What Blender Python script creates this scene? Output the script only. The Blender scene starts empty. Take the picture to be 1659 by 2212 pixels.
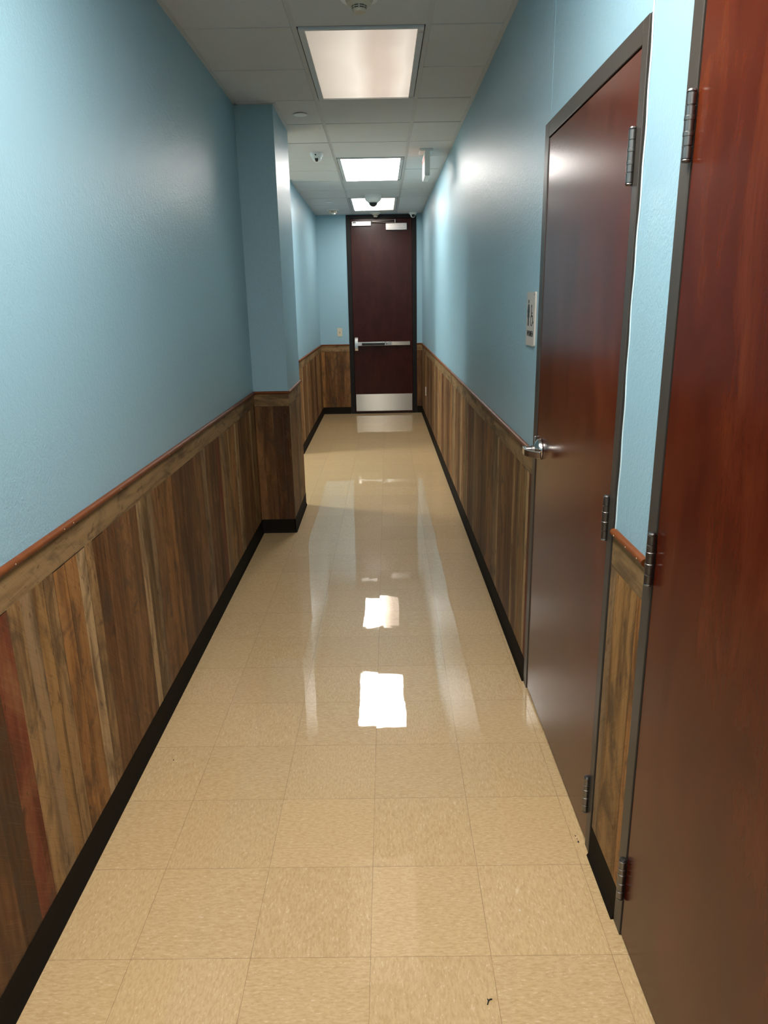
import bpy, bmesh, math, random
from mathutils import Vector, Matrix
random.seed(11)
C = bpy.context.scene.collection
PI = math.pi

# ---------------------------------------------------------------- place dimensions (metres)
H = 2.7964                       # ceiling
XL, XR = -0.8901, 0.5967         # corridor side walls
XP = -0.651                      # face of the pier on the left
YP1, YP2 = 5.0075, 5.7546        # pier front / back
D = 10.847                       # end wall
YB = -2.6                        # wall behind the viewer
YS = 7.85                        # far side of the side passage
XS = -5.2                        # end of the side passage
F, T = 0.3048, 0.6096            # floor tile, ceiling tile
GX, GY, PH = -0.0558, 1.4416, -0.0089
CX, CY = -0.3717, 3.7278
RAIL = 1.022                     # top of wainscot cap rail

# ---------------------------------------------------------------- materials
def new_mat(name):
    m = bpy.data.materials.new(name); m.use_nodes = True
    nt = m.node_tree
    for n in list(nt.nodes): nt.nodes.remove(n)
    out = nt.nodes.new('ShaderNodeOutputMaterial')
    b = nt.nodes.new('ShaderNodeBsdfPrincipled')
    nt.links.new(b.outputs[0], out.inputs[0])
    return m, nt, b
def nd(nt, t, **kw):
    n = nt.nodes.new(t)
    for k, v in kw.items():
        if k.startswith('i_'):
            key = k[2:]
            n.inputs[int(key) if key.isdigit() else key.replace('_', ' ')].default_value = v
        else: setattr(n, k, v)
    return n
def lk(nt, a, b): nt.links.new(a, b)
def mth(nt, op, a, b=None, c=None, clamp=False):
    n = nt.nodes.new('ShaderNodeMath'); n.operation = op; n.use_clamp = clamp
    for i, v in enumerate((a, b, c)):
        if v is None: continue
        if isinstance(v, (int, float)): n.inputs[i].default_value = v
        else: nt.links.new(v, n.inputs[i])
    return n.outputs[0]
def vmt(nt, op, a, b=None):
    n = nt.nodes.new('ShaderNodeVectorMath'); n.operation = op
    for i, v in enumerate((a, b)):
        if v is None: continue
        if isinstance(v, (tuple, list)): n.inputs[i].default_value = v
        else: nt.links.new(v, n.inputs[i])
    return n.outputs[0]
def mixc(nt, fac, a, b, mode='MIX'):
    n = nt.nodes.new('ShaderNodeMix'); n.data_type = 'RGBA'; n.blend_type = mode
    for s, v in ((n.inputs[0], fac), (n.inputs[6], a), (n.inputs[7], b)):
        if isinstance(v, (int, float)): s.default_value = v
        elif isinstance(v, (tuple, list)): s.default_value = (*v[:3], 1)
        else: nt.links.new(v, s)
    return n.outputs[2]
def ramp(nt, fac, stops):
    n = nt.nodes.new('ShaderNodeValToRGB')
    e = n.color_ramp.elements
    while len(e) < len(stops): e.new(0.5)
    for el, (p, c) in zip(e, stops):
        el.position = p
        el.color = (c, c, c, 1) if isinstance(c, (int, float)) else (*c, 1)
    nt.links.new(fac, n.inputs[0]); return n.outputs[0]
def noise(nt, vec, scale, detail=2, rough=0.5, dist=0.0):
    n = nd(nt, 'ShaderNodeTexNoise'); n.inputs['Scale'].default_value = scale
    n.inputs['Detail'].default_value = detail; n.inputs['Roughness'].default_value = rough
    n.inputs['Distortion'].default_value = dist
    if vec is not None: nt.links.new(vec, n.inputs['Vector'])
    return n.outputs[0]
def bump(nt, height, strength, dist, normal=None):
    n = nd(nt, 'ShaderNodeBump'); n.inputs['Strength'].default_value = strength
    n.inputs['Distance'].default_value = dist
    nt.links.new(height, n.inputs['Height'])
    if normal is not None: nt.links.new(normal, n.inputs['Normal'])
    return n.outputs[0]
def objco(nt): return nd(nt, 'ShaderNodeTexCoord').outputs['Object']

def simple(name, col, rough=0.5, metal=0.0, spec=0.5, coat=0.0, emit=None, es=0.0, bumps=None, var=0.0):
    m, nt, b = new_mat(name)
    b.inputs['Base Color'].default_value = (*col, 1)
    b.inputs['Roughness'].default_value = rough
    b.inputs['Metallic'].default_value = metal
    b.inputs['Specular IOR Level'].default_value = spec
    b.inputs['Coat Weight'].default_value = coat
    co = objco(nt)
    n = noise(nt, co, 35, 3)
    v = max(var, 0.04)
    lk(nt, mixc(nt, n, [c * (1 - v) for c in col], [min(1, c * (1 + v)) for c in col]), b.inputs['Base Color'])
    if emit:
        b.inputs['Emission Color'].default_value = (*emit, 1); b.inputs['Emission Strength'].default_value = es
    if bumps:
        sc, st, di = bumps
        lk(nt, bump(nt, noise(nt, co, sc, 2), st, di), b.inputs['Normal'])
    return m

def mat_paint(name, col, rough=0.42):
    m, nt, b = new_mat(name)
    co = objco(nt)
    big = noise(nt, co, 1.3, 2)
    lk(nt, mixc(nt, big, [c * .97 for c in col], [c * 1.03 for c in col]), b.inputs['Base Color'])
    b.inputs['Roughness'].default_value = rough
    b.inputs['Specular IOR Level'].default_value = 0.42
    h = noise(nt, co, 170, 3, 0.55)
    h2 = noise(nt, co, 60, 2, 0.5)
    hh = mth(nt, 'ADD', h, mth(nt, 'MULTIPLY', h2, 0.8))
    lk(nt, bump(nt, hh, 0.55, 0.0026), b.inputs['Normal'])
    return m

def mat_floor():
    m, nt, b = new_mat('waxed_vinyl_tile')
    co = objco(nt)
    p = vmt(nt, 'SUBTRACT', co, (GX, GY, 0))
    r = nd(nt, 'ShaderNodeVectorRotate', rotation_type='Z_AXIS'); r.inputs['Angle'].default_value = -PH
    lk(nt, p, r.inputs['Vector'])
    q = vmt(nt, 'MULTIPLY', r.outputs[0], (1 / F, 1 / F, 1))
    cell = vmt(nt, 'FLOOR', vmt(nt, 'ADD', q, (0.0, 0.0, 0.5)))
    fr = vmt(nt, 'FRACTION', q)
    sx = nd(nt, 'ShaderNodeSeparateXYZ'); lk(nt, fr, sx.inputs[0])
    sc = nd(nt, 'ShaderNodeSeparateXYZ'); lk(nt, cell, sc.inputs[0])
    ex = mth(nt, 'MINIMUM', sx.outputs[0], mth(nt, 'SUBTRACT', 1.0, sx.outputs[0]))
    ey = mth(nt, 'MINIMUM', sx.outputs[1], mth(nt, 'SUBTRACT', 1.0, sx.outputs[1]))
    ed = mth(nt, 'MINIMUM', ex, ey)
    wob = mth(nt, 'MULTIPLY', noise(nt, co, 9, 2), 0.0042)
    seam = mth(nt, 'LESS_THAN', ed, wob)
    ck = mth(nt, 'ABSOLUTE', mth(nt, 'MODULO', mth(nt, 'ADD', sc.outputs[0], sc.outputs[1]), 2.0))
    wn = nd(nt, 'ShaderNodeTexWhiteNoise', noise_dimensions='3D'); lk(nt, cell, wn.inputs['Vector'])
    rnd = wn.outputs['Color']
    off = vmt(nt, 'ADD', co, vmt(nt, 'MULTIPLY', rnd, (7, 7, 7)))
    def fl(s1, s2, det):
        a = noise(nt, vmt(nt, 'MULTIPLY', off, (s1, s2, 1)), 1, det, .55, .25)
        c = noise(nt, vmt(nt, 'MULTIPLY', off, (s2, s1, 1)), 1, det, .55, .25)
        mx = nd(nt, 'ShaderNodeMix'); lk(nt, ck, mx.inputs[0]); lk(nt, a, mx.inputs[2]); lk(nt, c, mx.inputs[3])
        return mx.outputs[0]
    f1 = fl(55, 170, 2); f2 = fl(70, 210, 1)
    off2 = vmt(nt, 'ADD', off, (3.3, 9.1, 5.5))
    base = ramp(nt, f1, [(0.30, (.51, .338, .158)), (0.5, (.575, .392, .195)), (0.72, (.62, .436, .228))])
    lightf = ramp(nt, f2, [(0.66, 0.0), (0.71, 1.0)])
    darkf = ramp(nt, f2, [(0.30, 1.0), (0.35, 0.0)])
    c = mixc(nt, mth(nt, 'MULTIPLY', lightf, .5), base, (.76, .60, .39))
    c = mixc(nt, mth(nt, 'MULTIPLY', darkf, .45), c, (.43, .265, .12))
    s3 = nd(nt, 'ShaderNodeSeparateXYZ'); lk(nt, rnd, s3.inputs[0])
    tone = mth(nt, 'ADD', 0.965, mth(nt, 'MULTIPLY', s3.outputs[2], 0.07))
    c = mixc(nt, 1.0, c, nd(nt, 'ShaderNodeCombineColor').outputs[0], 'MULTIPLY') if False else c
    hv = nd(nt, 'ShaderNodeHueSaturation'); lk(nt, c, hv.inputs['Color']); lk(nt, tone, hv.inputs['Value'])
    c = mixc(nt, mth(nt, 'MULTIPLY', seam, .62), hv.outputs[0], (.14, .08, .035))
    lk(nt, c, b.inputs['Base Color'])
    b.inputs['Roughness'].default_value = 0.45
    b.inputs['Specular IOR Level'].default_value = 0.25
    # slight tilt of each tile plus gentle waviness of the wax
    tilt = vmt(nt, 'MULTIPLY', vmt(nt, 'SUBTRACT', rnd, (.5, .5, .5)), (.004, .004, 0))
    g = nd(nt, 'ShaderNodeNewGeometry')
    nrm = vmt(nt, 'NORMALIZE', vmt(nt, 'ADD', g.outputs['Normal'], tilt))
    wax = noise(nt, co, 7.0, 2, .5)
    scr = noise(nt, vmt(nt, 'MULTIPLY', co, (190, 22, 1)), 1, 2, .6)
    hgt = mth(nt, 'ADD', mth(nt, 'MULTIPLY', wax, 1.0), mth(nt, 'MULTIPLY', scr, 0.012))
    dip = mth(nt, 'MULTIPLY', mth(nt, 'LESS_THAN', ed, 0.008), -0.5)
    hgt = mth(nt, 'ADD', hgt, dip)
    bn = bump(nt, hgt, 0.35, 0.0008, nrm)
    lk(nt, bn, b.inputs['Normal']); lk(nt, bn, b.inputs['Coat Normal'])
    b.inputs['Coat Weight'].default_value = 1.0
    b.inputs['Coat Roughness'].default_value = 0.018
    b.inputs['Coat IOR'].default_value = 1.62
    return m

def mat_plank():
    m, nt, b = new_mat('reclaimed_plank_laminate')
    at = nd(nt, 'ShaderNodeAttribute', attribute_name='plank')
    uv = nd(nt, 'ShaderNodeUVMap', uv_map='grain').outputs[0]
    ofs = nd(nt, 'ShaderNodeCombineXYZ'); lk(nt, mth(nt, 'MULTIPLY', at.outputs['Alpha'], 37.0), ofs.inputs[2])
    v = vmt(nt, 'ADD', uv, ofs.outputs[0])
    g1 = noise(nt, vmt(nt, 'MULTIPLY', v, (34, 2.0, 1)), 1, 5, .6, .5)
    g2 = noise(nt, vmt(nt, 'MULTIPLY', v, (260, 14, 1)), 1, 3, .6)
    st = noise(nt, vmt(nt, 'MULTIPLY', v, (9, 3.2, 1)), 1, 4, .6, .8)
    kn = noise(nt, vmt(nt, 'MULTIPLY', v, (26, 11, 1)), 1, 2, .5, .4)
    ro = nd(nt, 'ShaderNodeVectorRotate', rotation_type='Z_AXIS'); ro.inputs['Angle'].default_value = 0.75
    lk(nt, v, ro.inputs['Vector'])
    saw = noise(nt, vmt(nt, 'MULTIPLY', ro.outputs[0], (7, 330, 1)), 1, 2, .5)
    col = at.outputs['Color']
    dark = mixc(nt, 1.0, col, (.42, .37, .33), 'MULTIPLY')
    lite = mixc(nt, .30, col, (.42, .28, .13))
    c = mixc(nt, ramp(nt, g1, [(.30, .95), (.52, 0.0)]), col, dark)
    c = mixc(nt, ramp(nt, g1, [(.54, 0.0), (.75, .6)]), c, lite)
    c = mixc(nt, mth(nt, 'MULTIPLY', ramp(nt, st, [(.48, 0.0), (.64, 1.0)]), .70), c, (.060, .036, .020))
    c = mixc(nt, mth(nt, 'MULTIPLY', ramp(nt, st, [(.27, 1.0), (.43, 0.0)]), .35), c, (.36, .175, .065))
    c = mixc(nt, mth(nt, 'MULTIPLY', ramp(nt, kn, [(.67, 0.0), (.75, 1.0)]), .7), c, (.045, .02, .012))
    c = mixc(nt, mth(nt, 'MULTIPLY', ramp(nt, saw, [(.56, 0.0), (.68, 1.0)]), .20), c, (.06, .035, .02))
    c = mixc(nt, mth(nt, 'MULTIPLY', ramp(nt, g2, [(.60, 0.0), (.72, 1.0)]), .30), c, (.07, .042, .026))
    c = mixc(nt, mth(nt, 'MULTIPLY', ramp(nt, saw, [(.30, 1.0), (.42, 0.0)]), .10), c, (.38, .25, .11))
    sp = noise(nt, vmt(nt, 'MULTIPLY', v, (110, 26, 1)), 1, 2, .6)
    c = mixc(nt, mth(nt, 'MULTIPLY', ramp(nt, sp, [(.66, 0.0), (.72, 1.0)]), .6), c, (.05, .022, .012))
    bl = noise(nt, vmt(nt, 'MULTIPLY', v, (7, 6, 1)), 1, 3, .6, 1.2)
    c = mixc(nt, mth(nt, 'MULTIPLY', ramp(nt, bl, [(.57, 0.0), (.70, 1.0)]), .65), c, (.075, .048, .030))
    lk(nt, c, b.inputs['Base Color'])
    b.inputs['Roughness'].default_value = 0.55
    b.inputs['Specular IOR Level'].default_value = 0.14
    lk(nt, bump(nt, mth(nt, 'ADD', g2, saw), 0.25, 0.0008), b.inputs['Normal'])
    return m

def mat_cherry(name, c0, c1, c2, rough=.32):
    m, nt, b = new_mat(name)
    co = objco(nt)
    g1 = noise(nt, vmt(nt, 'MULTIPLY', co, (48, 48, 5.0)), 1, 5, .6, .5)
    g2 = noise(nt, vmt(nt, 'MULTIPLY', co, (8, 8, 3.0)), 1, 5, .6, .6)
    g3 = noise(nt, vmt(nt, 'MULTIPLY', co, (420, 420, 22)), 1, 2, .6)
    kn = noise(nt, vmt(nt, 'MULTIPLY', co, (18, 18, 7)), 1, 2)
    c = ramp(nt, g2, [(.3, c0), (.5, c1), (.72, c2)])
    c = mixc(nt, mth(nt, 'MULTIPLY', ramp(nt, g1, [(.42, 1.0), (.6, 0.0)]), .22), c, c0)
    c = mixc(nt, mth(nt, 'MULTIPLY', ramp(nt, g3, [(.55, 0.0), (.7, 1.0)]), .25), c, [k * .5 for k in c0])
    c = mixc(nt, mth(nt, 'MULTIPLY', ramp(nt, kn, [(.72, 0.0), (.78, 1.0)]), .5), c, [k * .35 for k in c0])
    lk(nt, c, b.inputs['Base Color'])
    b.inputs['Roughness'].default_value = rough
    b.inputs['Specular IOR Level'].default_value = .24
    lk(nt, bump(nt, g3, .12, .0005), b.inputs['Normal'])
    return m

def mat_brushed(name, col, rough, sx, sz, amt):
    m, nt, b = new_mat(name)
    co = objco(nt)
    g = noise(nt, vmt(nt, 'MULTIPLY', co, (sx, sx, sz)), 1, 3, .6)
    lk(nt, mixc(nt, g, [c * .9 for c in col], col), b.inputs['Base Color'])
    b.inputs['Metallic'].default_value = 1; b.inputs['Roughness'].default_value = rough
    lk(nt, bump(nt, g, amt, .001), b.inputs['Normal'])
    return m

def mat_ceiling_tile():
    m, nt, b = new_mat('mineral_fibre_tile')
    co = objco(nt)
    n = noise(nt, co, 140, 4, .7)
    n2 = noise(nt, co, 3, 2)
    c = mixc(nt, ramp(nt, n, [(.30, 0.0), (.42, 1.0)]), (.53, .53, .525), (.65, .65, .645))
    c = mixc(nt, mth(nt, 'MULTIPLY', ramp(nt, n2, [(.45, 0.0), (.7, 1.0)]), .25), c, (.57, .565, .555))
    lk(nt, c, b.inputs['Base Color'])
    b.inputs['Roughness'].default_value = .9; b.inputs['Specular IOR Level'].default_value = .15
    lk(nt, bump(nt, n, .5, .002), b.inputs['Normal'])
    return m

def mat_lens(name, x0, x1, y0, y1, stops, strength, dirt=False):
    """a lit prismatic lens: the tubes behind it show as brighter streaks along its length"""
    m, nt, b = new_mat(name)
    co = objco(nt)
    s = nd(nt, 'ShaderNodeSeparateXYZ'); lk(nt, co, s.inputs[0])
    wob = mth(nt, 'MULTIPLY', mth(nt, 'SUBTRACT', noise(nt, co, 2.2, 2), .5), .16)
    u = mth(nt, 'ADD', mth(nt, 'DIVIDE', mth(nt, 'SUBTRACT', s.outputs[0], x0), x1 - x0), wob, clamp=True)
    v = mth(nt, 'DIVIDE', mth(nt, 'SUBTRACT', s.outputs[1], y0), y1 - y0, clamp=True)
    c = ramp(nt, u, stops)
    ve = ramp(nt, v, [(0.0, .78), (.3, .95), (.85, 1.06), (.97, .96), (1.0, 1.1)])
    c = mixc(nt, 1.0, c, ve, 'MULTIPLY')
    pr = noise(nt, co, 420, 1)
    c = mixc(nt, 1.0, c, ramp(nt, pr, [(.35, .95), (.65, 1.0)]), 'MULTIPLY')
    b.inputs['Base Color'].default_value = (.7, .68, .64, 1)
    b.inputs['Roughness'].default_value = .3
    lk(nt, c, b.inputs['Emission Color']); b.inputs['Emission Strength'].default_value = strength
    return m

M = {}
M['blue'] = mat_paint('blue_eggshell_paint', (.282, .458, .538), .37)
M['floor'] = mat_floor()
M['plank'] = mat_plank()
M['groove'] = simple('plank_groove', (.018, .011, .007), .7)
M['rail'] = simple('red_brown_moulding', (.150, .043, .011), .45, spec=.16, var=.3)
M['base'] = simple('black_cove_vinyl', (.0125, .0098, .0066), .7, spec=.06)
M['tile'] = mat_ceiling_tile()
M['grid'] = simple('ceiling_grid_enamel', (.56, .56, .555), .5)
M['slab'] = simple('dark_plenum', (.03, .03, .03), .9)
M['frame'] = simple('bronze_frame_enamel', (.046, .039, .032), .38, spec=.32, bumps=(300, .15, .0006))
M['dark_frame'] = simple('black_frame_enamel', (.010, .0095, .009), .45, spec=.2)
M['cherry'] = mat_cherry('cherry_veneer', (.052, .0080, .0032), (.078, .0125, .0046), (.120, .024, .0075), .21)
M['cherry_far'] = mat_cherry('dark_cherry_veneer', (.028, .0045, .003), (.038, .006, .004), (.05, .009, .005), .24)
M['hinge'] = simple('satin_dark_nickel', (.20, .19, .18), .36, 1.0)
M['chrome'] = simple('satin_chrome', (.62, .60, .57), .22, 1.0)
M['steel'] = mat_brushed('brushed_steel', (.37, .345, .30), .42, 4, 900, .03)
_b = next(n for n in M['steel'].node_tree.nodes if n.type == 'BSDF_PRINCIPLED')
_b.inputs['Anisotropic'].default_value = 1.0; _b.inputs['Anisotropic Rotation'].default_value = .25
M['alu'] = simple('silver_aluminium', (.62, .61, .60), .38, .85)
M['black'] = simple('black_plastic', (.008, .008, .008), .3)
M['white'] = simple('white_plastic', (.82, .82, .80), .4)
M['cream'] = simple('cream_plastic', (.58, .53, .42), .45)
M['ivory'] = simple('ivory_plastic', (.62, .55, .40), .4)
M['sign'] = simple('warm_white_acrylic', (.50, .45, .39), .4)
M['signed'] = simple('sign_black', (.012, .012, .012), .5)
M['fixture'] = simple('fixture_enamel', (.60, .62, .63), .4)
M['exit_red'] = simple('lit_red_letter', (.5, .02, .015), .4, emit=(1, .05, .03), es=.9)
M['caulk'] = simple('pale_caulk', (.52, .66, .70), .4)
M['clear'] = simple('strobe_lens', (.72, .74, .76), .08, coat=.6)
M['label'] = simple('grey_print', (.10, .10, .10), .5)
M['filler'] = simple('nail_filler', (.62, .45, .32), .5)
M['debris'] = simple('black_scrap', (.006, .005, .004), .6)

# ---------------------------------------------------------------- mesh builder
ORG = {}
class MB:
    def __init__(s): s.bm = bmesh.new()
    def _new(s, fn):
        n0 = set(s.bm.verts); fn()
        return [v for v in s.bm.verts if v not in n0]
    def box(s, x0, x1, y0, y1, z0, z1, bev=0, seg=2, mat=0):
        b = bmesh.new()
        bmesh.ops.create_cube(b, size=1)
        for v in b.verts:
            v.co = Vector(((x0 + x1) / 2 + v.co.x * (x1 - x0), (y0 + y1) / 2 + v.co.y * (y1 - y0), (z0 + z1) / 2 + v.co.z * (z1 - z0)))
        if bev: bmesh.ops.bevel(b, geom=b.edges[:], offset=bev, segments=seg, profile=.5, affect='EDGES')
        s.merge(b, mat); return s
    def merge(s, b, mat=0, mx=None):
        if mx is not None: bmesh.ops.transform(b, matrix=mx, verts=b.verts)
        me = bpy.data.meshes.new('tmp'); b.to_mesh(me); b.free()
        n = len(s.bm.faces); s.bm.from_mesh(me); bpy.data.meshes.remove(me)
        s.bm.faces.ensure_lookup_table()
        for f in s.bm.faces[n:]: f.material_index = mat
        return s
    def lathe(s, prof, origin, axis='Z', seg=40, mat=0, flip=False):
        """prof: list of (radius, height) along the axis"""
        b = bmesh.new(); rings = []
        for r, h in prof:
            if r < 1e-6: rings.append([b.verts.new((0, 0, h))])
            else: rings.append([b.verts.new((r * math.cos(2 * PI * k / seg), r * math.sin(2 * PI * k / seg), h)) for k in range(seg)])
        for a, c in zip(rings, rings[1:]):
            for k in range(seg):
                k2 = (k + 1) % seg
                if len(a) == 1 and len(c) == 1: continue
                if len(a) == 1: b.faces.new((a[0], c[k2], c[k]))
                elif len(c) == 1: b.faces.new((a[k], a[k2], c[0]))
                else: b.faces.new((a[k], a[k2], c[k2], c[k]))
        if len(rings[0]) > 1: b.faces.new(list(reversed(rings[0])))
        if len(rings[-1]) > 1: b.faces.new(rings[-1])
        bmesh.ops.recalc_face_normals(b, faces=b.faces[:])
        R = {'Z': Matrix(), 'X': Matrix.Rotation(PI / 2, 4, 'Y'), 'Y': Matrix.Rotation(-PI / 2, 4, 'X'),
             '-X': Matrix.Rotation(-PI / 2, 4, 'Y'), '-Y': Matrix.Rotation(PI / 2, 4, 'X'), '-Z': Matrix.Rotation(PI, 4, 'X')}[axis]
        s.merge(b, mat, Matrix.Translation(origin) @ R); return s
    def prism(s, pts, fn, d0, d1, mat=0):
        """polygon pts (s,t) mapped by fn(s,t,d) and extruded from depth d0 to d1"""
        b = bmesh.new()
        A = [b.verts.new(fn(p[0], p[1], d0)) for p in pts]; B = [b.verts.new(fn(p[0], p[1], d1)) for p in pts]
        b.faces.new(A); b.faces.new(list(reversed(B)))
        for k in range(len(pts)):
            k2 = (k + 1) % len(pts); b.faces.new((A[k], B[k], B[k2], A[k2]))
        bmesh.ops.recalc_face_normals(b, faces=b.faces[:])
        bmesh.ops.triangulate(b, faces=[f for f in b.faces if len(f.verts) > 4])
        s.merge(b, mat); return s
    def sweep(s, path, w, h, up=Vector((0, 0, 1)), mat=0, round_=0, taper=None):
        """rectangular / rounded bar along a path of points; w across, h along up"""
        b = bmesh.new(); rings = []
        P = [Vector(p) for p in path]
        for i, p in enumerate(P):
            t = (P[min(i + 1, len(P) - 1)] - P[max(i - 1, 0)]).normalized()
            side = t.cross(up).normalized(); u2 = side.cross(t).normalized()
            k = taper[i] if taper else 1
            if round_:
                ring = [p + side * (w / 2 * k * math.cos(2 * PI * a / round_)) + u2 * (h / 2 * k * math.sin(2 * PI * a / round_)) for a in range(round_)]
            else:
                ring = [p + side * (sx * w / 2 * k) + u2 * (sy * h / 2 * k) for sx, sy in ((-1, -1), (1, -1), (1, 1), (-1, 1))]
            rings.append([b.verts.new(q) for q in ring])
        n = len(rings[0])
        for a, c in zip(rings, rings[1:]):
            for k in range(n): b.faces.new((a[k], a[(k + 1) % n], c[(k + 1) % n], c[k]))
        b.faces.new(list(reversed(rings[0]))); b.faces.new(rings[-1])
        bmesh.ops.recalc_face_normals(b, faces=b.faces[:])
        if not round_: bmesh.ops.bevel(b, geom=[e for e in b.edges], offset=min(w, h) * .12, segments=2, profile=.5, affect='EDGES')
        s.merge(b, mat); return s
    def build(s, name, mats, parent=None, smooth=True, angle=21):
        o_ = ORG.get(parent, Vector((0, 0, 0))) if parent else Vector((0, 0, 0))
        for v in s.bm.verts: v.co -= o_
        me = bpy.data.meshes.new(name); s.bm.to_mesh(me); s.bm.free()
        for m in (mats if isinstance(mats, (list, tuple)) else [mats]): me.materials.append(m)
        if smooth:
            for p in me.polygons: p.use_smooth = True
            me.set_sharp_from_angle(angle=math.radians(angle))
        o = bpy.data.objects.new(name, me); C.objects.link(o)
        if parent: o.parent = parent
        ORG[o] = o_
        return o
def own_origin(o, loc):
    """put a top-level mesh's origin at its base"""
    loc = Vector(loc)
    for v in o.data.vertices: v.co -= loc
    o.location = loc; ORG[o] = loc
    return o
def tag(o, label=None, cat=None, group=None, kind=None):
    if label: o['label'] = label
    if cat: o['category'] = cat
    if group: o['group'] = group
    if kind: o['kind'] = kind
    return o
def thing(name, label, cat, loc, group=None, kind=None):
    o = bpy.data.objects.new(name, None); C.objects.link(o); o.location = loc
    o.empty_display_size = .05
    ORG[o] = Vector(loc); return tag(o, label, cat, group, kind)
def struct(o): o['kind'] = 'structure'; return o

# ---------------------------------------------------------------- shell
WT = .12
struct(MB().box(XL - WT, XR + WT + .2, YB - WT, D + WT, -.1, 0).box(XS, XL - WT, YP2 - WT, YS + WT, -.1, 0).build('floor', M['floor'], smooth=False))

DW0, DW1, DWT = 1.785, 2.805, 2.18      # women's room frame opening
DN0, DN1 = .515, 1.542                  # near door frame opening
DF0, DF1, DFT = -.470, .518, 2.782      # end door frame opening

wl = MB().box(XL - WT, XL, YB, YP1, 0, H + .03).box(XL - WT, XL, YS + WT, D, 0, H + .03)
wall_left = struct(wl.build('wall_left', M['blue'], smooth=False))
wall_pier = struct(MB().box(XL - WT, XP, YP1, YP2, 0, H + .03).build('wall_pier', M['blue'], smooth=False))
struct(MB().box(XS, XL - WT, YP2 - WT, YP2, 0, H + .03).build('wall_passage_near', M['blue'], smooth=False))
wall_pf = struct(MB().box(XS, XL, YS, YS + WT, 0, H + .03).build('wall_passage_far', M['blue'], smooth=False))
struct(MB().box(XS - WT, XS, YP2 - WT, YS + WT, 0, H + .03).build('wall_passage_end', M['blue'], smooth=False))
wr = MB().box(XR, XR + WT, YB, DN0, 0, H + .03).box(XR, XR + WT, DN1, DW0 - .006, 0, H + .03).box(XR, XR + WT, DW1, D, 0, H + .03)
wr.box(XR, XR + WT, DN0, DN1, DWT, H + .03).box(XR, XR + WT, DW0 - .006, DW1, DWT + .003, H + .03)
wall_right = struct(wr.build('wall_right', M['blue'], smooth=False))
we = MB().box(XL - WT, DF0, D, D + WT, 0, H + .03).box(DF1, XR + WT, D, D + WT, 0, H + .03).box(DF0, DF1, D, D + WT, DFT, H + .03)
wall_end = struct(we.build('wall_end', M['blue'], smooth=False))
struct(MB().box(XL - WT, XR + WT, YB - WT, YB, 0, H + .03).build('wall_back', M['blue'], smooth=False))

# thin raised paint seam beside the women's door
MB().box(XR - .0008, XR, 2.7525, 2.7565, DWT, H - .03).build('paint_seam', M['blue'], wall_right)

# ---- ceiling: lay-in tiles, grid, troffers
LIGHTS = [(0, 0), (0, 5), (0, 9), (0, -5), (0, -9)]    # (column, row): each 1 x 2 cells
lit = set()
for i, j in LIGHTS: lit |= {(i, j), (i, j + 1)}
lit |= {(-7, 5), (-6, 5)}
regions = [(XP, XR, YB, D), (XL, XP, YB, YP1), (XL, XP, YP2, D), (XS, XL, YP2, YS)]
def cells(fn):
    for (a, b, c, d) in regions:
        for i in range(-8, 3):
            for j in range(-12, 13):
                x0, x1 = CX + i * T, CX + (i + 1) * T; y0, y1 = CY + j * T, CY + (j + 1) * T
                fn(i, j, x0, x1, y0, y1, a, b, c, d)
ct = MB(); G = .012; DZ = {}
def add_tile(i, j, x0, x1, y0, y1, a, b, c, d):
    if (i, j) in lit: return
    X0, X1, Y0, Y1 = max(x0 + G, a), min(x1 - G, b), max(y0 + G * .6, c), min(y1 - G * .6, d)
    if X1 - X0 > .003 and Y1 - Y0 > .003:
        dz = DZ.setdefault((i, j), random.uniform(-.0012, .0012))
        ct.box(X0, X1, Y0, Y1, H - .005 + dz, H + .012)
cells(add_tile)
ceiling = struct(ct.build('ceiling', M['tile'], smooth=False))
cg = MB()
def add_bar(i, j, x0, x1, y0, y1, a, b, c, d):
    X0, X1, Y0, Y1 = max(x0, a), min(x1, b), max(y0, c), min(y1, d)
    if X1 <= X0 or Y1 <= Y0: return
    if a <= x0 <= b and not ((i, j) in lit and (i - 1, j) in lit): cg.box(max(x0 - G, a), min(x0 + G, b), Y0, Y1, H - .0005, H + .02)
    if c <= y0 <= d and not ((i, j) in lit and (i, j - 1) in lit): cg.box(X0, X1, max(y0 - G, c), min(y0 + G, d), H, H + .02)
cells(add_bar)
cg.build('ceiling_grid', M['grid'], ceiling, smooth=False)
MB().box(XS - WT, XR + WT, YB - WT, D + WT, H + .104, H + .12).build('ceiling_deck', M['slab'], ceiling, smooth=False)
# perimeter angles
def angle(n, x0, x1, y0, y1): struct(MB().box(x0, x1, y0, y1, H - .008, H - .0045).build('trim_%d' % n, M['grid'], smooth=False))
A_ = .022
angle(1, XL, XL + A_, YB, YP1); angle(2, XL, XP + A_, YP1 - A_, YP1); angle(3, XP, XP + A_, YP1, YP2 + .06)
angle(4, XL, XL + A_, YS, D); angle(5, XL, XR, D - A_, D); angle(6, XR - A_, XR, YB, D)

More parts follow.
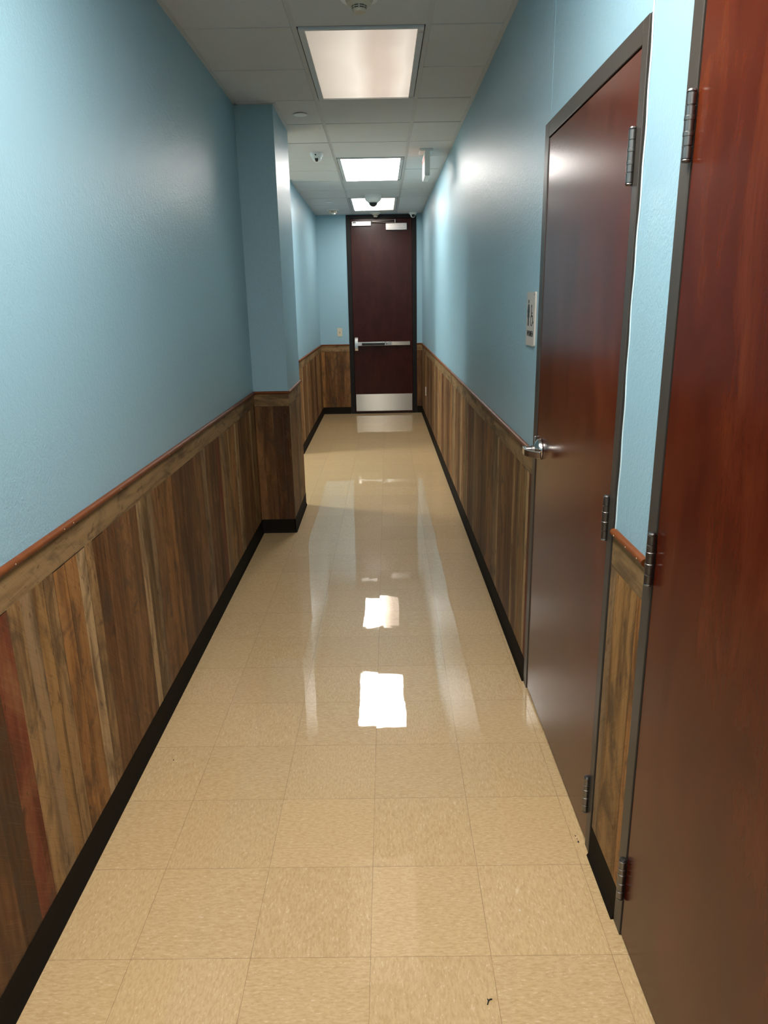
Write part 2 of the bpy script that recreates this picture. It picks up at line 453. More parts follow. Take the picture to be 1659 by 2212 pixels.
# ---------------------------------------------------------------- wainscot
TAN = (.325, .185, .074); GREYTAN = (.26, .162, .080); ORANGE = (.315, .142, .044); BROWN = (.150, .065, .023)
DARK = (.090, .037, .014); RED = (.165, .040, .017); PALE = (.41, .265, .130); MID = (.21, .099, .036); OLIVE = (.235, .140, .055)
DULL = (.255, .115, .034); WARMTAN = (.30, .160, .055)
SEQ_A = [(.083, DARK), (.083, RED), (.064, TAN), (.063, GREYTAN), (.060, WARMTAN), (.061, TAN), (.075, ORANGE), (.076, ORANGE),
         (.062, PALE), (.060, TAN), (.084, BROWN), (.100, BROWN), (.140, MID), (.077, MID), (.055, PALE)]
SEQ_B = [(.07, OLIVE), (.05, GREYTAN), (.11, MID), (.083, DULL), (.080, DULL), (.12, BROWN), (.10, DARK), (.14, BROWN), (.15, MID), (.09, GREYTAN), (.15, BROWN)]
SEQ = SEQ_A + SEQ_B
def wainscot(parent, p0, du, nrm, length, seq, start=0.0, seams=(), zt=.918):
    """planks with a horizontal top board, on the wall line p0 + du*s; nrm points into the corridor"""
    du = Vector(du); nrm = Vector(nrm); p0 = Vector(p0)
    bm = bmesh.new(); uvl = bm.loops.layers.uv.new('grain'); cl = bm.loops.layers.float_color.new('plank')
    def quad(s0, s1, z0, z1, d, col, mat, flat=False, rnd=None):
        rnd = random.random() if rnd is None else rnd
        P = [p0 + du * s + nrm * d + Vector((0, 0, z)) for s, z in ((s0, z0), (s1, z0), (s1, z1), (s0, z1))]
        vs = [bm.verts.new(p) for p in P]; f = bm.faces.new(vs); f.normal_update()
        if f.normal.dot(nrm) < 0: f.normal_flip()
        f.material_index = mat
        back = {v: (s, z) for v, (s, z) in zip(vs, ((s0, z0), (s1, z0), (s1, z1), (s0, z1)))}
        for l in f.loops:
            s, z = back[l.vert]
            l[uvl].uv = (z, s) if flat else (s - s0 + rnd * 3, z)
            l[cl] = (*col, rnd)
    # backing
    quad(0, length, .02, RAIL - .01, .003, DARK, 1)
    s = start; k = 0; prev = None
    while s < length:
        w, col = seq[k % len(seq)]; k += 1
        a, b_ = max(s, 0), min(s + w, length); s += w
        if b_ - a < .004: continue
        j = random.uniform(.90, 1.08)
        g = .0017 if random.random() < .6 else .0005
        quad(a, b_ - g, .02, zt + random.uniform(-.003, .003), .0042, tuple(c * j for c in col), 0)
    bounds = [0] + [x for x in seams if 0 < x < length] + [length]
    for a, b_ in zip(bounds, bounds[1:]):
        quad(a + .0005, b_ - .0008, zt + .0005, RAIL - .012, .0044, (.265, .165, .075), 0, True)
    # closing edge faces so that the sheet has thickness
    me = bpy.data.meshes.new('wainscot'); bm.to_mesh(me); bm.free()
    me.materials.append(M['plank']); me.materials.append(M['groove'])
    o = bpy.data.objects.new('wainscot', me); C.objects.link(o); o.parent = parent
    return o
def cap_rail(parent, path):
    o = MB().sweep(path, .023, .020, round_=24).build('cap_rail', M['rail'], parent)
    return o
def rail_nails(rail, pts):
    for x, y, z, n in pts:
        MB().lathe([(.0022, 0), (.0018, .0008), (0, .0009)], (x, y, z), n, 8).build('nail_spot', M['filler'], rail)
def baseboard(name, pieces):
    b = MB()
    for (x0, y0, x1, y1, nx, ny) in pieces:
        t = .006
        xa, xb = sorted((x0, x1)); ya, yb = sorted((y0, y1))
        if nx: xs = sorted((xa, xa + nx * t)); b.box(xs[0], xs[1], ya, yb, 0, .101)
        else: ys = sorted((ya, ya + ny * t)); b.box(xa, xb, ys[0], ys[1], 0, .101)
        # cove toe
        ln = (yb - ya) if nx else (xb - xa)
        bm = bmesh.new(); prof = [(t, .022), (t + .0025, .010), (t + .006, .003), (t + .008, .0), (t, 0.0)]
        r0, r1 = [], []
        for dd, z in prof:
            if nx: r0.append(bm.verts.new((xa + nx * dd, ya, z))); r1.append(bm.verts.new((xa + nx * dd, yb, z)))
            else: r0.append(bm.verts.new((xa, ya + ny * dd, z))); r1.append(bm.verts.new((xb, ya + ny * dd, z)))
        for k in range(len(prof)):
            k2 = (k + 1) % len(prof); bm.faces.new((r0[k], r0[k2], r1[k2], r1[k]))
        bm.faces.new(r0); bm.faces.new(list(reversed(r1)))
        bmesh.ops.recalc_face_normals(bm, faces=bm.faces[:])
        b.merge(bm)
    return struct(b.build(name, M['base'], angle=50))

def shuf(n):
    r = []
    for k in range(n):
        q = SEQ[:]; q2 = [(w * random.uniform(.8, 1.25), c) for w, c in q]
        if k: random.shuffle(q2)
        r += q2
    return r
def rot_(n): return SEQ[n:] + SEQ[:n]
cz = RAIL - .011
# near stretch of the left wall; the sequence starts so that the dark/red pair ends at y = 1.555
w1 = wainscot(wall_left, (XL, YB, 0), (0, 1, 0), (1, 0, 0), YP1 - YB, SEQ * 5, start=(1.389 - YB) - 2.286 * 2, seams=[x - YB for x in (.126, 1.346, 2.566, 3.786)])
r1 = cap_rail(w1, [(XL + .003, YB, cz), (XL + .003, YP1, cz)])
rail_nails(r1, [(XL + .0143, y, cz + .001, 'X') for y in (1.61, 1.885, 1.945, 2.33, 2.9, 3.4)])
w2 = wainscot(wall_left, (XL, YS - .0044, 0), (0, 1, 0), (1, 0, 0), D - YS + .0044, rot_(5) * 4, seams=[1.1, 2.32])
cap_rail(w2, [(XL + .003, YS, cz), (XL + .003, D, cz)])
wp = wainscot(wall_pier, (XL, YP1, 0), (1, 0, 0), (0, -1, 0), XP - XL + .0045, [(.055, MID), (.075, BROWN), (.07, DARK), (.06, DARK)])
cap_rail(wp, [(XL, YP1 - .003, cz), (XP + .003, YP1 - .003, cz)])
wp2 = wainscot(wall_pier, (XP, YP1 - .0044, 0), (0, 1, 0), (1, 0, 0), YP2 - YP1 + .0044, [(.10, OLIVE), (.2, MID), (.12, BROWN), (.16, OLIVE), (.2, MID)])
cap_rail(wp2, [(XP + .003, YP1 - .003, cz), (XP + .003, YP2, cz)])
w3 = wainscot(wall_right, (XR, DW1, 0), (0, 1, 0), (-1, 0, 0), D - DW1, [(.055, RED), (.05, PALE), (.06, OLIVE), (.05, MID), (.075, OLIVE), (.07, BROWN)] + rot_(9) * 8,
              seams=[.55, 1.77, 2.99, 4.21, 5.43, 6.65])
cap_rail(w3, [(XR - .003, DW1 + .002, cz), (XR - .003, D, cz)])
w4 = wainscot(wall_right, (XR, DN1, 0), (0, 1, 0), (-1, 0, 0), DW0 - .007 - DN1, [(.036, ORANGE), (.155, WARMTAN), (.06, GREYTAN)])
r4 = cap_rail(w4, [(XR - .003, DN1 + .002, cz), (XR - .003, DW0 - .008, cz)])
rail_nails(r4, [(XR - .0143, y, cz, '-X') for y in (1.575, 1.655, 1.745)])
w5 = wainscot(wall_right, (XR, YB, 0), (0, 1, 0), (-1, 0, 0), DN0 - YB, SEQ * 3)
cap_rail(w5, [(XR - .003, YB, cz), (XR - .003, DN0 - .002, cz)])
w6 = wainscot(wall_end, (XL, D, 0), (1, 0, 0), (0, -1, 0), DF0 - XL, [(.05, ORANGE), (.085, BROWN), (.095, MID), (.1, BROWN), (.1, MID)])
cap_rail(w6, [(XL, D - .003, cz), (DF0 - .002, D - .003, cz)])
w7 = wainscot(wall_end, (DF1, D, 0), (1, 0, 0), (0, -1, 0), XR - DF1, [(.06, BROWN), (.05, DARK)])
cap_rail(w7, [(DF1 + .002, D - .003, cz), (XR, D - .003, cz)])
w8 = wainscot(wall_pf, (XS, YS, 0), (1, 0, 0), (0, -1, 0), XL - XS, SEQ * 5)

baseboard('baseboard_left', [(XL, YB, XL, YP1, 1, 0), (XL, YS, XL, D, 1, 0)])
baseboard('baseboard_pier', [(XL + .006, YP1, XP + .006, YP1, 0, -1), (XP, YP1 - .006, XP, YP2, 1, 0)])
baseboard('baseboard_right', [(XR, YB, XR, DN0 - .002, -1, 0), (XR, DN1 + .002, XR, DW0 - .007, -1, 0), (XR, DW1 + .002, XR, D, -1, 0)])
baseboard('baseboard_end', [(XL + .006, D, DF0 - .002, D, 0, -1), (DF1 + .002, D, XR - .006, D, 0, -1)])

# ---------------------------------------------------------------- troffers
def troffer(i, j, label, lens_mat, nx=1, ny=2):
    x0, x1 = CX + i * T + G, CX + (i + nx) * T - G; y0, y1 = CY + j * T + G, CY + (j + ny) * T - G
    t = thing('ceiling_light', label, 'ceiling light', ((x0 + x1) / 2, (y0 + y1) / 2, H - .012), 'lay-in ceiling lights')
    a, b = .006, .035
    f = MB()
    f.box(x0 + a, x0 + b, y0 + a, y1 - a, H - .012, H + .004, .0015).box(x1 - b, x1 - a, y0 + a, y1 - a, H - .012, H + .004, .0015)
    f.box(x0 + b, x1 - b, y0 + a, y0 + b * .6, H - .012, H + .004, .0015).box(x0 + b, x1 - b, y1 - b * .6, y1 - a, H - .012, H + .004, .0015)
    f.build('lens_frame', M['fixture'], t)
    h = MB()
    h.box(x0, x0 + .002, y0, y1, H + .0, H + .10).box(x1 - .002, x1, y0, y1, H, H + .10).box(x0, x1, y0, y0 + .002, H, H + .10).box(x0, x1, y1 - .002, y1, H, H + .10)
    h.box(x0, x1, y0, y1, H + .10, H + .102)
    h.build('housing', M['slab'], t, smooth=False)
    l = MB().box(x0 + b - .004, x1 - b + .004, y0 + b * .6 - .004, y1 - b * .6 + .004, H - .004, H - .001)
    lo = l.build('diffuser', lens_mat, t, smooth=False)
    # two small latches on the frame
    for yy in (y0 + .05, y1 - .05): MB().box(x1 - b + .004, x1 - a - .003, yy - .008, yy + .008, H - .0145, H - .0115, .001).build('latch', M['chrome'], t)
    return t
hw = .55 / 2
def lens(name, stops, strength): return mat_lens(name, -hw, hw, -.58, .58, stops, strength)
WARM = (1.0, .955, .90); PINK = (.80, .60, .50); CREAM = (.98, .80, .66)
K0, K1, K2, K3, KS, KB = 35.0, 0.74, 24.0, 20.0, 110.0, 20.0
troffer(0, 0, 'nearest ceiling light, dim pinkish lens with streaks from the tubes behind', lens('dim_lens',
        [(0.0, (.56, .46, .37)), (.16, (.80, .67, .55)), (.42, (1.18, 1.04, .88)), (.60, (.85, .67, .55)), (.74, (.88, .70, .58)), (.88, (1.12, .97, .82)), (1.0, (.76, .62, .52))], K1))
troffer(0, 5, 'brightest ceiling light, glaring white, middle of the three along the corridor', lens('bright_lens', [(0, WARM), (1, WARM)], K2))
troffer(0, 9, 'farthest ceiling light, partly hidden behind the dome camera, pinkish at its right', lens('half_lens',
        [(0.0, (1, .955, .90)), (.45, (1, .94, .87)), (.62, (.42, .33, .27)), (.8, (.16, .125, .10)), (1.0, (.11, .085, .066))], K3))
troffer(0, -5, 'ceiling light above the near right door, out of the picture', lens('near_lens', [(0, WARM), (1, WARM)], K0))
troffer(0, -9, 'ceiling light at the back of the corridor behind the viewer', lens('back_lens', [(0, WARM), (1, WARM)], KB))
troffer(-7, 5, 'ceiling light of the side passage behind the pier', lens('passage_lens', [(0, (1, 1, .97)), (1, (1, 1, .97))], KS), 2, 1)

# ---------------------------------------------------------------- doors
def hinge(parent, x, y, zc, sgn=-1):
    """five-knuckle ball-bearing hinge, barrel standing proud of the leaf"""
    hh = .0572; r = .0092
    m = MB()
    zs = [-hh, -.0345, -.0135, .0135, .0345, hh]
    prof = [(.0, -hh - .006), (r * .8, -hh - .005), (r * 1.0, -hh - .0015), (r * .93, -hh)]
    for a, b in zip(zs, zs[1:]):
        prof += [(r * .80, a), (r * .80, a + .0007), (r, a + .0016), (r, b - .0016), (r * .80, b - .0007), (r * .80, b)]
        if abs(b) < .03 and b > -.03 and b != hh: pass
    prof += [(r * .93, hh), (r * 1.0, hh + .0015), (r * .8, hh + .005), (0, hh + .006)]
    m.lathe(prof, (x, y, zc), 'Z', 20)
    for zz in (-.0135, .0135):
        m.lathe([(r * 1.0, -.0042), (r * 1.12, -.0032), (r * 1.12, .0032), (r * 1.0, .0042)], (x, y, zc + zz), 'Z', 20)
    o = m.build('hinge', M['hinge'], parent)
    MB().box(x + .002, x + .016, y - .0018, y + .0004, zc - hh, zc + hh).build('hinge_leaf', M['hinge'], o, smooth=False)
    return o

def side_door(n, y0, y1, ztop, leaf0, leaf1, leaf_mat, label):
    """door in the right wall: y0..y1 frame opening, hinged on the near (low y) or far side"""
    d = thing('door_%d' % n, label, 'door', (XR, (y0 + y1) / 2, 0), kind='structure')
    p = .007; fx = XR - p
    f = MB()
    f.box(fx, XR + .115, y0, leaf0 - .004, 0, ztop, .002).box(fx, XR + .115, leaf1 + .004, y1, 0, ztop, .002)
    f.box(fx, XR + .115, leaf0 - .004, leaf1 + .004, 2.130, ztop, .002)
    f.box(fx + .05, XR + .115, leaf0 - .003, leaf0 + .014, 0, 2.130).box(fx + .05, XR + .115, leaf1 - .014, leaf1 + .003, 0, 2.130)
    f.box(fx + .05, XR + .115, leaf0 + .014, leaf1 - .014, 2.114, 2.130)
    f.build('door_frame', M['frame'], d)
    lf = MB().box(fx + .003, fx + .047, leaf0, leaf1, .012, 2.126, .0015).build('door_leaf', leaf_mat, d)
    return d, lf, fx

# women's room door
d2, leaf2, fx = side_door(2, DW0, DW1, DWT, 1.826, 2.745, M['cherry'], 'cherry veneer door beside the women sign, with chrome lever handle')
for zc in (1.905, 1.035, .178): hinge(d2, fx - .006, 1.8245, zc)
ly, lz = 2.672, 1.052
hd = MB().lathe([(.0, .0), (.040, .0), (.040, .004), (.037, .012), (.026, .020), (.0165, .024), (.0155, .034), (.0125, .036), (.0125, .060), (0, .060)], (fx + .001, ly, lz), '-X', 36)
handle = hd.build('lever_handle', M['chrome'], leaf2)
pth = []
for k in range(15):
    a = k / 14
    yy = ly + .012 - a * .118
    xx = fx - .060 - .004 * math.sin(a * PI) + (max(0, a - .45) / .55) ** 2.0 * .040
    pth.append((xx, yy, lz - .002))
lv = MB().sweep(pth, .009, .024)
lv.box(fx - .063, fx - .05, ly - .010, ly + .014, lz - .014, lz + .011, .003)
lv.build('lever', M['chrome'], handle)
MB().box(fx - .006, fx + .004, 2.7465, 2.752, 1.018, 1.088, .0015).build('strike_lip', M['chrome'], d2)
# wavy bead of caulk down the hinge side and over the head of the frame
bead = []
for k in range(90):
    z = .98 + k / 89 * (2.205 - .98); bead.append((XR - .001, DW0 - .0105 + .003 * math.sin(z * 9) + .002 * math.sin(z * 41), z))
MB().sweep(bead, .007, .004, up=Vector((1, 0, 0)), round_=6).build('caulk_bead', M['caulk'], d2)

# near right door
d3, leaf3, fx3 = side_door(3, DN0, DN1, DWT, .575, 1.490, M['cherry'], 'large cherry door nearest the viewer, cut off by the right edge')
for zc in (1.898, 1.038, .178): hinge(d3, fx3 - .007, 1.4945, zc)

# end door
d1 = thing('door_1', 'dark cherry exit door at the far end with push bar and steel kick plate', 'door', ((DF0 + DF1) / 2, D, 0), kind='structure')
fy = D - .008
L0, L1, LT = -.405, .455, 2.728
f = MB().box(DF0, L0 - .003, fy, D + .11, 0, DFT, .002).box(L1 + .003, DF1, fy, D + .11, 0, DFT, .002).box(L0 - .003, L1 + .003, fy, D + .11, LT + .003, DFT, .002)
f.box(L0 - .003, L0 + .014, fy + .06, D + .11, 0, LT).box(L1 - .014, L1 + .003, fy + .06, D + .11, 0, LT).box(L0, L1, fy + .06, D + .11, LT - .014, LT + .003)
f.build('door_frame', M['dark_frame'], d1)
dl = fy + .010
leaf1 = MB().box(L0, L1, dl, dl + .045, .014, LT, .0015).build('door_leaf', M['cherry_far'], d1)
MB().box(-.47, .50, D - .012, D + .10, 0, .010, .003).build('threshold', M['dark_frame'], d1)
kp = MB().box(-.393, .446, dl - .0016, dl, .036, .287, .0004).build('kick_plate', M['steel'], leaf1)
for xx in (-.09, .045):
    for zz in (.045, .278): MB().lathe([(.004, 0), (.003, .0015), (0, .002)], (xx, dl - .0014, zz), '-Y', 10).build('screw', M['hinge'], leaf1)
pb = MB().box(-.345, .417, dl - .045, dl, .995, 1.048, .004)
bar = pb.build('push_bar', M['alu'], d1)
MB().box(-.287, .048, dl - .060, dl - .040, 1.001, 1.034, .004).build('push_pad', M['black'], bar)
MB().box(.050, .142, dl - .050, dl - .040, .997, 1.046, .003).build('key_housing', M['chrome'], bar)
MB().lathe([(.0, 0), (.008, 0), (.008, .003), (0, .003)], (.075, dl - .0495, 1.020), '-Y', 16).build('key_cylinder', M['black'], bar)
MB().box(.152, .417, dl - .049, dl - .043, .997, 1.046, .002).build('rail_cover', M['steel'], bar)
lc = MB()
for k in range(10):
    pass
bmx = bmesh.new()
prof = [(.928, .0), (.928, .058), (.96, .072), (1.05, .074), (1.09, .066), (1.112, .045), (1.12, .02), (1.12, 0)]
lc.prism([(d_, z_) for z_, d_ in prof], lambda d_, z_, w_: (w_, dl - d_, z_), -.388, -.343)
lc.build('latch_head', M['chrome'], bar)
mg = MB().box(-.385, -.120, dl - .050, dl, 2.634, 2.690, .002).build('magnetic_lock', M['alu'], d1)
MB().box(-.372, -.325, dl - .0508, dl - .0498, 2.668, 2.683).build('lock_label', M['label'], mg, smooth=False)
cl = MB().box(.090, .384, dl - .052, dl, 2.574, 2.662, .003).build('door_closer', M['alu'], d1)
MB().box(.096, .378, dl - .0535, dl - .051, 2.594, 2.597).build('cover_line', M['hinge'], cl, smooth=False)
arm = MB().sweep([(.20, dl - .04, 2.672), (-.10, dl - .055, 2.682)], .018, .008)
arm.sweep([(-.10, dl - .055, 2.690), (.225, dl - .030, 2.706)], .016, .010)
arm.lathe([(.011, 0), (.011, .018), (0, .018)], (-.10, dl - .055, 2.676), 'Z', 16).lathe([(.012, 0), (.012, .05), (0, .05)], (.222, dl - .03, 2.662), 'Z', 16)
arm.build('closer_arm', M['hinge'], cl)
for zc in (2.5, 1.75, 1.0, .25):
    pass

# ---------------------------------------------------------------- women sign
sy0, sz0, SW, SH = 3.030, 1.417, .158, .205
sg = thing('restroom_sign', 'beige WOMEN restroom sign with woman and wheelchair symbols beside the door', 'sign', (XR, sy0 - SW / 2, sz0))
smap = lambda s, t, d: (XR - d, sy0 - s, sz0 + t)
def rounded(w, h, r, n=6):
    P = []
    for cx_, cy_, a0 in ((w - r, h - r, 0), (r, h - r, 90), (r, r, 180), (w - r, r, 270)):
        for k in range(n + 1):
            a = math.radians(a0 + 90 * k / n); P.append((cx_ + r * math.cos(a), cy_ + r * math.sin(a)))
    return P
MB().prism(rounded(SW, SH, .008), smap, 0, .006).build('plate', M['sign'], sg)
circ = lambda cx_, cy_, r, n=20: [(cx_ + r * math.cos(2 * PI * k / n), cy_ + r * math.sin(2 * PI * k / n)) for k in range(n)]
def ringarc(m, cx_, cy_, r0, r1, a0, a1, n=22):
    P = [(cx_ + r1 * math.cos(math.radians(a0 + (a1 - a0) * k / n)), cy_ + r1 * math.sin(math.radians(a0 + (a1 - a0) * k / n))) for k in range(n + 1)]
    P += [(cx_ + r0 * math.cos(math.radians(a1 + (a0 - a1) * k / n)), cy_ + r0 * math.sin(math.radians(a1 + (a0 - a1) * k / n))) for k in range(n + 1)]
    m.prism(P, smap, .006, .0068)
sb = MB(); e0, e1 = .006, .0068
sb.prism(circ(.040, .169, .0078), smap, e0, e1)
sb.prism([(.030, .159), (.050, .159), (.056, .150), (.062, .128), (.056, .126), (.053, .137), (.052, .140), (.060, .108), (.049, .108), (.049, .076), (.042, .076), (.042, .108),
          (.038, .108), (.038, .076), (.031, .076), (.031, .108), (.020, .108), (.028, .140), (.027, .137), (.024, .126), (.018, .128), (.024, .150)], smap, e0, e1)
sb.build('woman_symbol', M['signed'], sg, smooth=False)
wb = MB()
wb.prism(circ(.096, .151, .0062), smap, e0, e1)
wb.prism([(.0925, .145), (.0985, .145), (.1005, .128), (.116, .128), (.116, .123), (.101, .123), (.102, .117), (.121, .117), (.130, .092), (.138, .095), (.137, .088), (.127, .085), (.1165, .111), (.094, .111)], smap, e0, e1)
ringarc(wb, .103, .098, .0185, .0225, 118, 345)
wb.build('wheelchair_symbol', M['signed'], sg, smooth=False)
def text_mesh(body, size, name, mat, parent, fn):
    cu = bpy.data.curves.new(name, 'FONT'); cu.body = body; cu.size = size; cu.align_x = 'CENTER'; cu.extrude = .0004; cu.offset = .0006
    ob = bpy.data.objects.new(name, cu); C.objects.link(ob)
    dg = bpy.context.evaluated_depsgraph_get()
    me = bpy.data.meshes.new_from_object(ob.evaluated_get(dg))
    bpy.data.objects.remove(ob); bpy.data.curves.remove(cu)
    me.name = name; o_ = ORG[parent]
    for v in me.vertices: v.co = Vector(fn(v.co.x, v.co.y, v.co.z)) - o_
    me.materials.clear(); me.materials.append(mat)
    o = bpy.data.objects.new(name, me); C.objects.link(o); o.parent = parent; ORG[o] = o_
    return o
text_mesh('WOMEN', .030, 'lettering', M['signed'], sg, lambda x, y, z: (XR - .0064 - z, sy0 - SW * .5 - x, sz0 + .037 + y))
br = MB()
for k, dots in enumerate(['2456', '135', '134', '15', '1345']):
    for ch in dots:
        q = int(ch) - 1; s_ = .055 + k * .0085 + (q // 3) * .0026; t_ = .026 - (q % 3) * .0026
        br.lathe([(.0009, 0), (.0006, .0004), (0, .0005)], (XR - .006, sy0 - s_, sz0 + t_), '-X', 8)
br.build('braille', M['sign'], sg)
MB().lathe([(.003, 0), (.003, .0008), (0, .001)], (XR - .006, sy0 - SW + .018, sz0 + SH - .010), '-X', 12).build('chipped_corner', M['label'], sg)

# ---------------------------------------------------------------- exit sign (edge-on)
ex0, ex1, ey0, ey1, ez0, ez1 = .379, .421, 6.43, 6.74, 2.585, 2.772
es = thing('exit_sign', 'white exit sign hanging edge-on from the ceiling near the right wall', 'sign', ((ex0 + ex1) / 2, (ey0 + ey1) / 2, ez0))
MB().box(ex0, ex1, ey0, ey1, ez0, ez1, .004).build('housing', M['white'], es)
MB().box(.340, .446, (ey0 + ey1) / 2 - .15, (ey0 + ey1) / 2 + .02, ez1 - .001, H - .0062, .003).build('canopy', M['white'], es)
fp = MB().box(ex0 - .003, ex0 + .001, ey0 + .008, ey1 - .008, ez0 + .008, ez1 - .01, .001).build('face_plate', M['white'], es)
text_mesh('EXIT', .155, 'lettering', M['exit_red'], es, lambda x, y, z: (ex0 - .0036 - z, (ey0 + ey1) / 2 - x * .92, ez0 + .042 + y))

# ---------------------------------------------------------------- ceiling devices
ZC = H - .005
def smoke(x, y, label, k=1.0):
    t = thing('smoke_detector', label, 'smoke detector', (x, y, H - .062), 'smoke detectors')
    MB().lathe([(.0, 0), (.078 * k, 0), (.079 * k, .006), (.074 * k, .012), (.066 * k, .014), (.0, .014)], (x, y, ZC), '-Z', 44).build('base_ring', M['white'], t)
    b = MB().lathe([(.0, .012), (.058 * k, .012), (.050 * k, .026), (.036 * k, .034), (.0305 * k, .036), (.0305 * k, .040), (.029 * k, .040), (.029 * k, .050), (.024 * k, .057), (.0, .058)], (x, y, ZC), '-Z', 44).build('head', M['cream'], t)
    v = MB()
    for q in range(8):
        a = q / 8 * 2 * PI + .39
        for zz, rr in ((.0375, .0307), (.0445, .0293)):
            bm = bmesh.new(); pts = []
            for e in range(5):
                ang = a + (e / 4 - .5) * .62
                pts.append((math.cos(ang), math.sin(ang)))
            A = [bm.verts.new((x + (rr * k + .0006) * c, y + (rr * k + .0006) * s, ZC - zz + .0016)) for c, s in pts]
            B = [bm.verts.new((x + (rr * k + .0006) * c, y + (rr * k + .0006) * s, ZC - zz - .0016)) for c, s in pts]
            for e in range(4): bm.faces.new((A[e], A[e + 1], B[e + 1], B[e]))
            bmesh.ops.recalc_face_normals(bm, faces=bm.faces[:])
            v.merge(bm)
    v.build('vent_slots', M['black'], b, smooth=False)
    return t
smoke(-.066, 3.405, 'smoke detector in front of the nearest ceiling light, at the top edge')
smoke(-.050, 10.715, 'small smoke detector on the ceiling just above the far door', 1.0)

def sprinkler(x, y, label):
    o = MB().lathe([(.0, .0), (.030, .0), (.030, .006), (.0445, .006), (.0455, .008), (.040, .010), (0, .0115)], (x, y, ZC + .001), '-Z', 40).build('sprinkler_cover', M['white'])
    own_origin(o, (x, y, ZC - .011)); return tag(o, label, 'sprinkler', 'concealed sprinkler covers')
sprinkler(-.505, 5.27, 'round white sprinkler cover on the tile beside the pier')
sprinkler(-.611, 9.50, 'flat sprinkler cover in front of the fire strobe')

# mini dome camera
mc = (-.507, 6.545)
t = thing('security_camera', 'small white ball camera left of the brightest ceiling light', 'camera', (*mc, H - .075), 'ceiling cameras')
MB().lathe([(.0, 0), (.054, 0), (.055, .010), (.052, .022), (.047, .032), (0, .034)], (*mc, ZC), '-Z', 40).build('mount', M['white'], t)
sph = [(0, -.040)] + [(.040 * math.cos(math.radians(a)), .040 * math.sin(math.radians(a))) for a in range(-75, 90, 15)] + [(0, .040)]
ball = MB().lathe([(r, h) for r, h in sph], (mc[0], mc[1], ZC - .034), 'Z', 32).build('ball', M['white'], t)
wm = bmesh.new()
for v in range(1): pass
win = MB(); bm = bmesh.new()
N1, N2 = 10, 6
gr = [[bm.verts.new((0.0411 * math.sin(math.radians(th)) * math.cos(math.radians(ph_)), .0411 * math.sin(math.radians(th)) * math.sin(math.radians(ph_)), -.0411 * math.cos(math.radians(th))))
       for ph_ in [248 + 44 * a / N1 for a in range(N1 + 1)]] for th in [28 + 44 * b_ / N2 for b_ in range(N2 + 1)]]
for a in range(N2):
    for b_ in range(N1): bm.faces.new((gr[a][b_], gr[a][b_ + 1], gr[a + 1][b_ + 1], gr[a + 1][b_]))
bmesh.ops.recalc_face_normals(bm, faces=bm.faces[:])
bm2 = bm
win.merge(bm2, 0, Matrix.Translation((mc[0], mc[1], ZC - .034)))
win.build('lens_window', M['black'], ball)
MB().lathe([(.0, 0), (.007, 0), (.007, .002), (0, .002)], (mc[0] - .006, mc[1] - .0505, ZC - .022), '-Y', 14).build('sensor', M['black'], t)

# dome camera
dc = (-.067, 9.02)
t = thing('dome_camera', 'large white dome camera with dark bubble in front of the farthest ceiling light', 'camera', (*dc, H - .135), 'ceiling cameras')
MB().lathe([(.0, 0), (.096, 0), (.098, .006), (.097, .036), (.092, .050), (.080, .064), (.066, .074), (.0, .076)], (*dc, ZC), '-Z', 48).build('housing', M['white'], t)
MB().lathe([(.060, .070), (.061, .080), (.056, .084), (.0, .085)], (*dc, ZC), '-Z', 48).build('trim_ring', M['fixture'], t)
MB().lathe([(.050, .080)] + [(.050 * math.cos(math.radians(a)), .082 + .046 * math.sin(math.radians(a))) for a in range(0, 90, 12)] + [(0, .128)], (*dc, ZC), '-Z', 40).build('bubble', M['black'], t)

# corner turret camera over the end door
tc = (.468, 10.745)
t = thing('turret_camera', 'small white turret camera on the ceiling by the far right corner', 'camera', (*tc, H - .075), 'ceiling cameras')
MB().lathe([(.0, 0), (.058, 0), (.058, .008), (.050, .022), (.040, .034), (0, .036)], (*tc, ZC), '-Z', 40).build('mount', M['white'], t)
bb = MB().lathe([(r * .9, h * .9) for r, h in sph], (tc[0], tc[1], ZC - .036), 'Z', 32).build('ball', M['white'], t)
MB().lathe([(.0, 0), (.020, 0), (.022, .006), (.018, .011), (0, .013)], (tc[0] + .002, tc[1] - .031, ZC - .044), '-Y', 24).build('lens', M['black'], bb)

# horn strobe
hs = (-.615, 10.28)
t = thing('fire_strobe', 'white fire alarm strobe on the ceiling by the far left corner', 'fire alarm', (*hs, H - .07))
MB().lathe([(.0, 0), (.086, 0), (.088, .006), (.080, .013), (.0, .015)], (*hs, ZC), '-Z', 44).build('base_plate', M['white'], t)
bd = MB().box(hs[0] - .052, hs[0] + .052, hs[1] - .040, hs[1] + .045, ZC - .052, ZC - .012, .008).build('body', M['cream'], t)
MB().lathe([(.0, 0), (.030, 0), (.030, .008), (.022, .018), (0, .022)], (hs[0] + .012, hs[1] - .015, ZC - .048), '-Z', 24).build('strobe_lens', M['clear'], bd)
text_mesh('FIRE', .022, 'lettering', M['label'], t, lambda x, y, z: (hs[0] + x, hs[1] - .0402 - z, ZC - .040 + y))

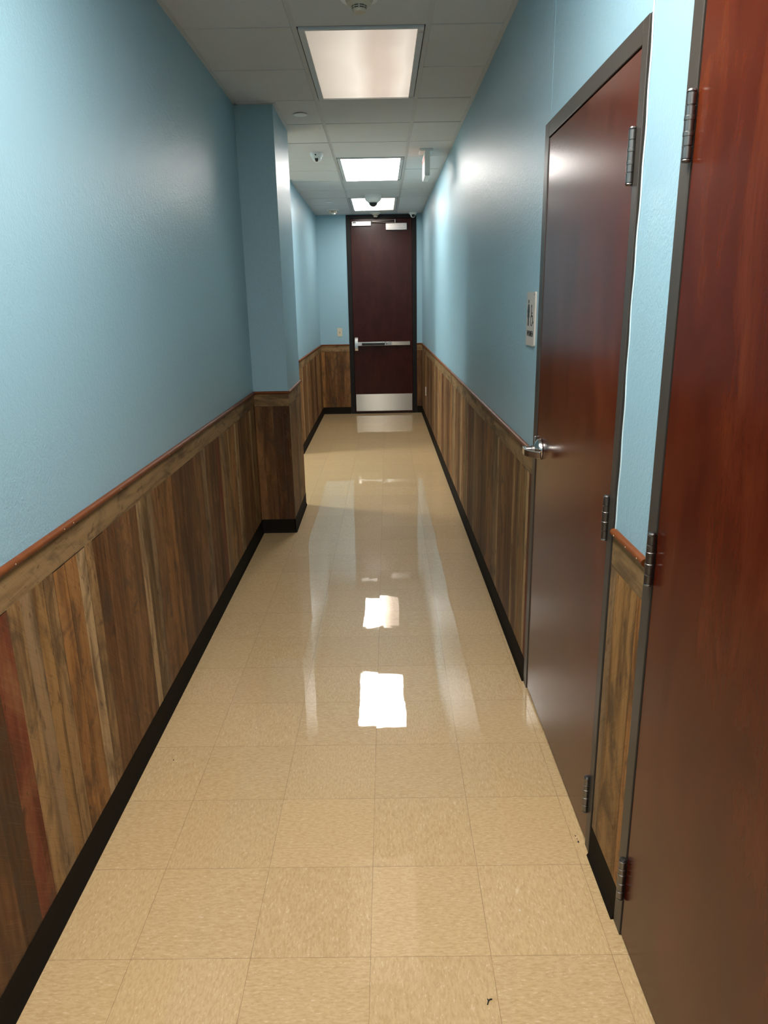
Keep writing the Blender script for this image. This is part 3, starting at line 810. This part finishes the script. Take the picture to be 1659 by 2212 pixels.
# ---------------------------------------------------------------- wall plates
t = thing('light_switch', 'ivory light switch plate on the blue end wall left of the far door', 'switch', (-.606, D, 1.131))
pl = MB().box(-.641, -.571, D - .006, D, 1.131, 1.250, .003).build('plate', M['ivory'], t)
MB().box(-.6115, -.6005, D - .0075, D - .004, 1.178, 1.203, .001).build('toggle_slot', M['label'], pl)
MB().box(-.610, -.602, D - .018, D - .006, 1.188, 1.199, .0015).build('toggle', M['ivory'], pl)
t = thing('wall_outlet', 'white outlet plate low on the right wall wainscot near the far door', 'outlet', (XR - .0045, 9.85, .375))
pl = MB().box(XR - .0105, XR - .0045, 9.815, 9.885, .375, .490, .003).build('plate', M['white'], t)
for zz in (.410, .455): MB().lathe([(.0, 0), (.016, 0), (.016, .0015), (0, .0016)], (XR - .0105, 9.85, zz), '-X', 20).build('socket', M['cream'], pl)

# ---------------------------------------------------------------- bits on the floor
o = MB().sweep([(.221, 1.306, .0019), (.225, 1.316, .0020)], .0030, .0032, round_=6)
o.sweep([(.225, 1.316, .0020), (.229, 1.319, .0020), (.234, 1.3195, .0019)], .0030, .0032, round_=6).sweep([(.225, 1.316, .0020), (.223, 1.320, .0020)], .0028, .003, round_=6)
o = o.build('debris_scrap', M['debris']); own_origin(o, (.226, 1.314, 0)); tag(o, 'black forked scrap on the floor near the bottom of the picture', 'debris')
for (x, y, r, lab) in ((.571, 1.858, .0022, 'upper of three black specks on the floor near the women door hinge side'),
                       (.5725, 1.845, .0020, 'middle of three black specks on the floor near the women door hinge side'),
                       (.573, 1.832, .0034, 'lowest and largest of three black specks beside the women door'),
                       (-.787, 2.282, .0026, 'lone black speck on the floor beside the left baseboard')):
    b = MB().lathe([(0, 0), (r, .0003), (r * .8, r * .7), (0, r)], (0, 0, 0), 'Z', 7)
    o = b.build('floor_speck', M['debris']); o.location = (x, y, 0); o.scale = (.7, 1.3, 1); tag(o, lab, 'debris', 'black specks on the floor')

# ---------------------------------------------------------------- camera
f_px, pit, yaw, rol, ch = 1557.97, .2819, -.0008, -.0184, 1.5904
fw = Vector((math.sin(yaw) * math.cos(pit), math.cos(yaw) * math.cos(pit), -math.sin(pit)))
rt = fw.cross(Vector((0, 0, 1))).normalized(); up = rt.cross(fw)
r2 = rt * math.cos(rol) + up * math.sin(rol); u2 = -rt * math.sin(rol) + up * math.cos(rol)
cam = bpy.data.cameras.new('camera'); cam.sensor_fit = 'HORIZONTAL'; cam.sensor_width = 36; cam.lens = 36 * f_px / 1659
cam.clip_start = .02
co = bpy.data.objects.new('camera', cam); C.objects.link(co)
mx = Matrix((r2, u2, -fw)).transposed().to_4x4(); mx.translation = Vector((0, 0, ch)); co.matrix_world = mx
bpy.context.scene.camera = co

w = bpy.data.worlds.new('world'); bpy.context.scene.world = w; w.use_nodes = True
w.node_tree.nodes['Background'].inputs[0].default_value = (0, 0, 0, 1)
sc = bpy.context.scene
vs = sc.view_settings
vs.view_transform = 'Standard'; vs.look = 'None'; vs.gamma = 1; vs.use_curve_mapping = False; vs.exposure = 0
sc.cycles.use_denoising = True
sc.cycles.max_bounces = 10; sc.cycles.diffuse_bounces = 6; sc.cycles.glossy_bounces = 5
sc.cycles.sample_clamp_indirect = 6
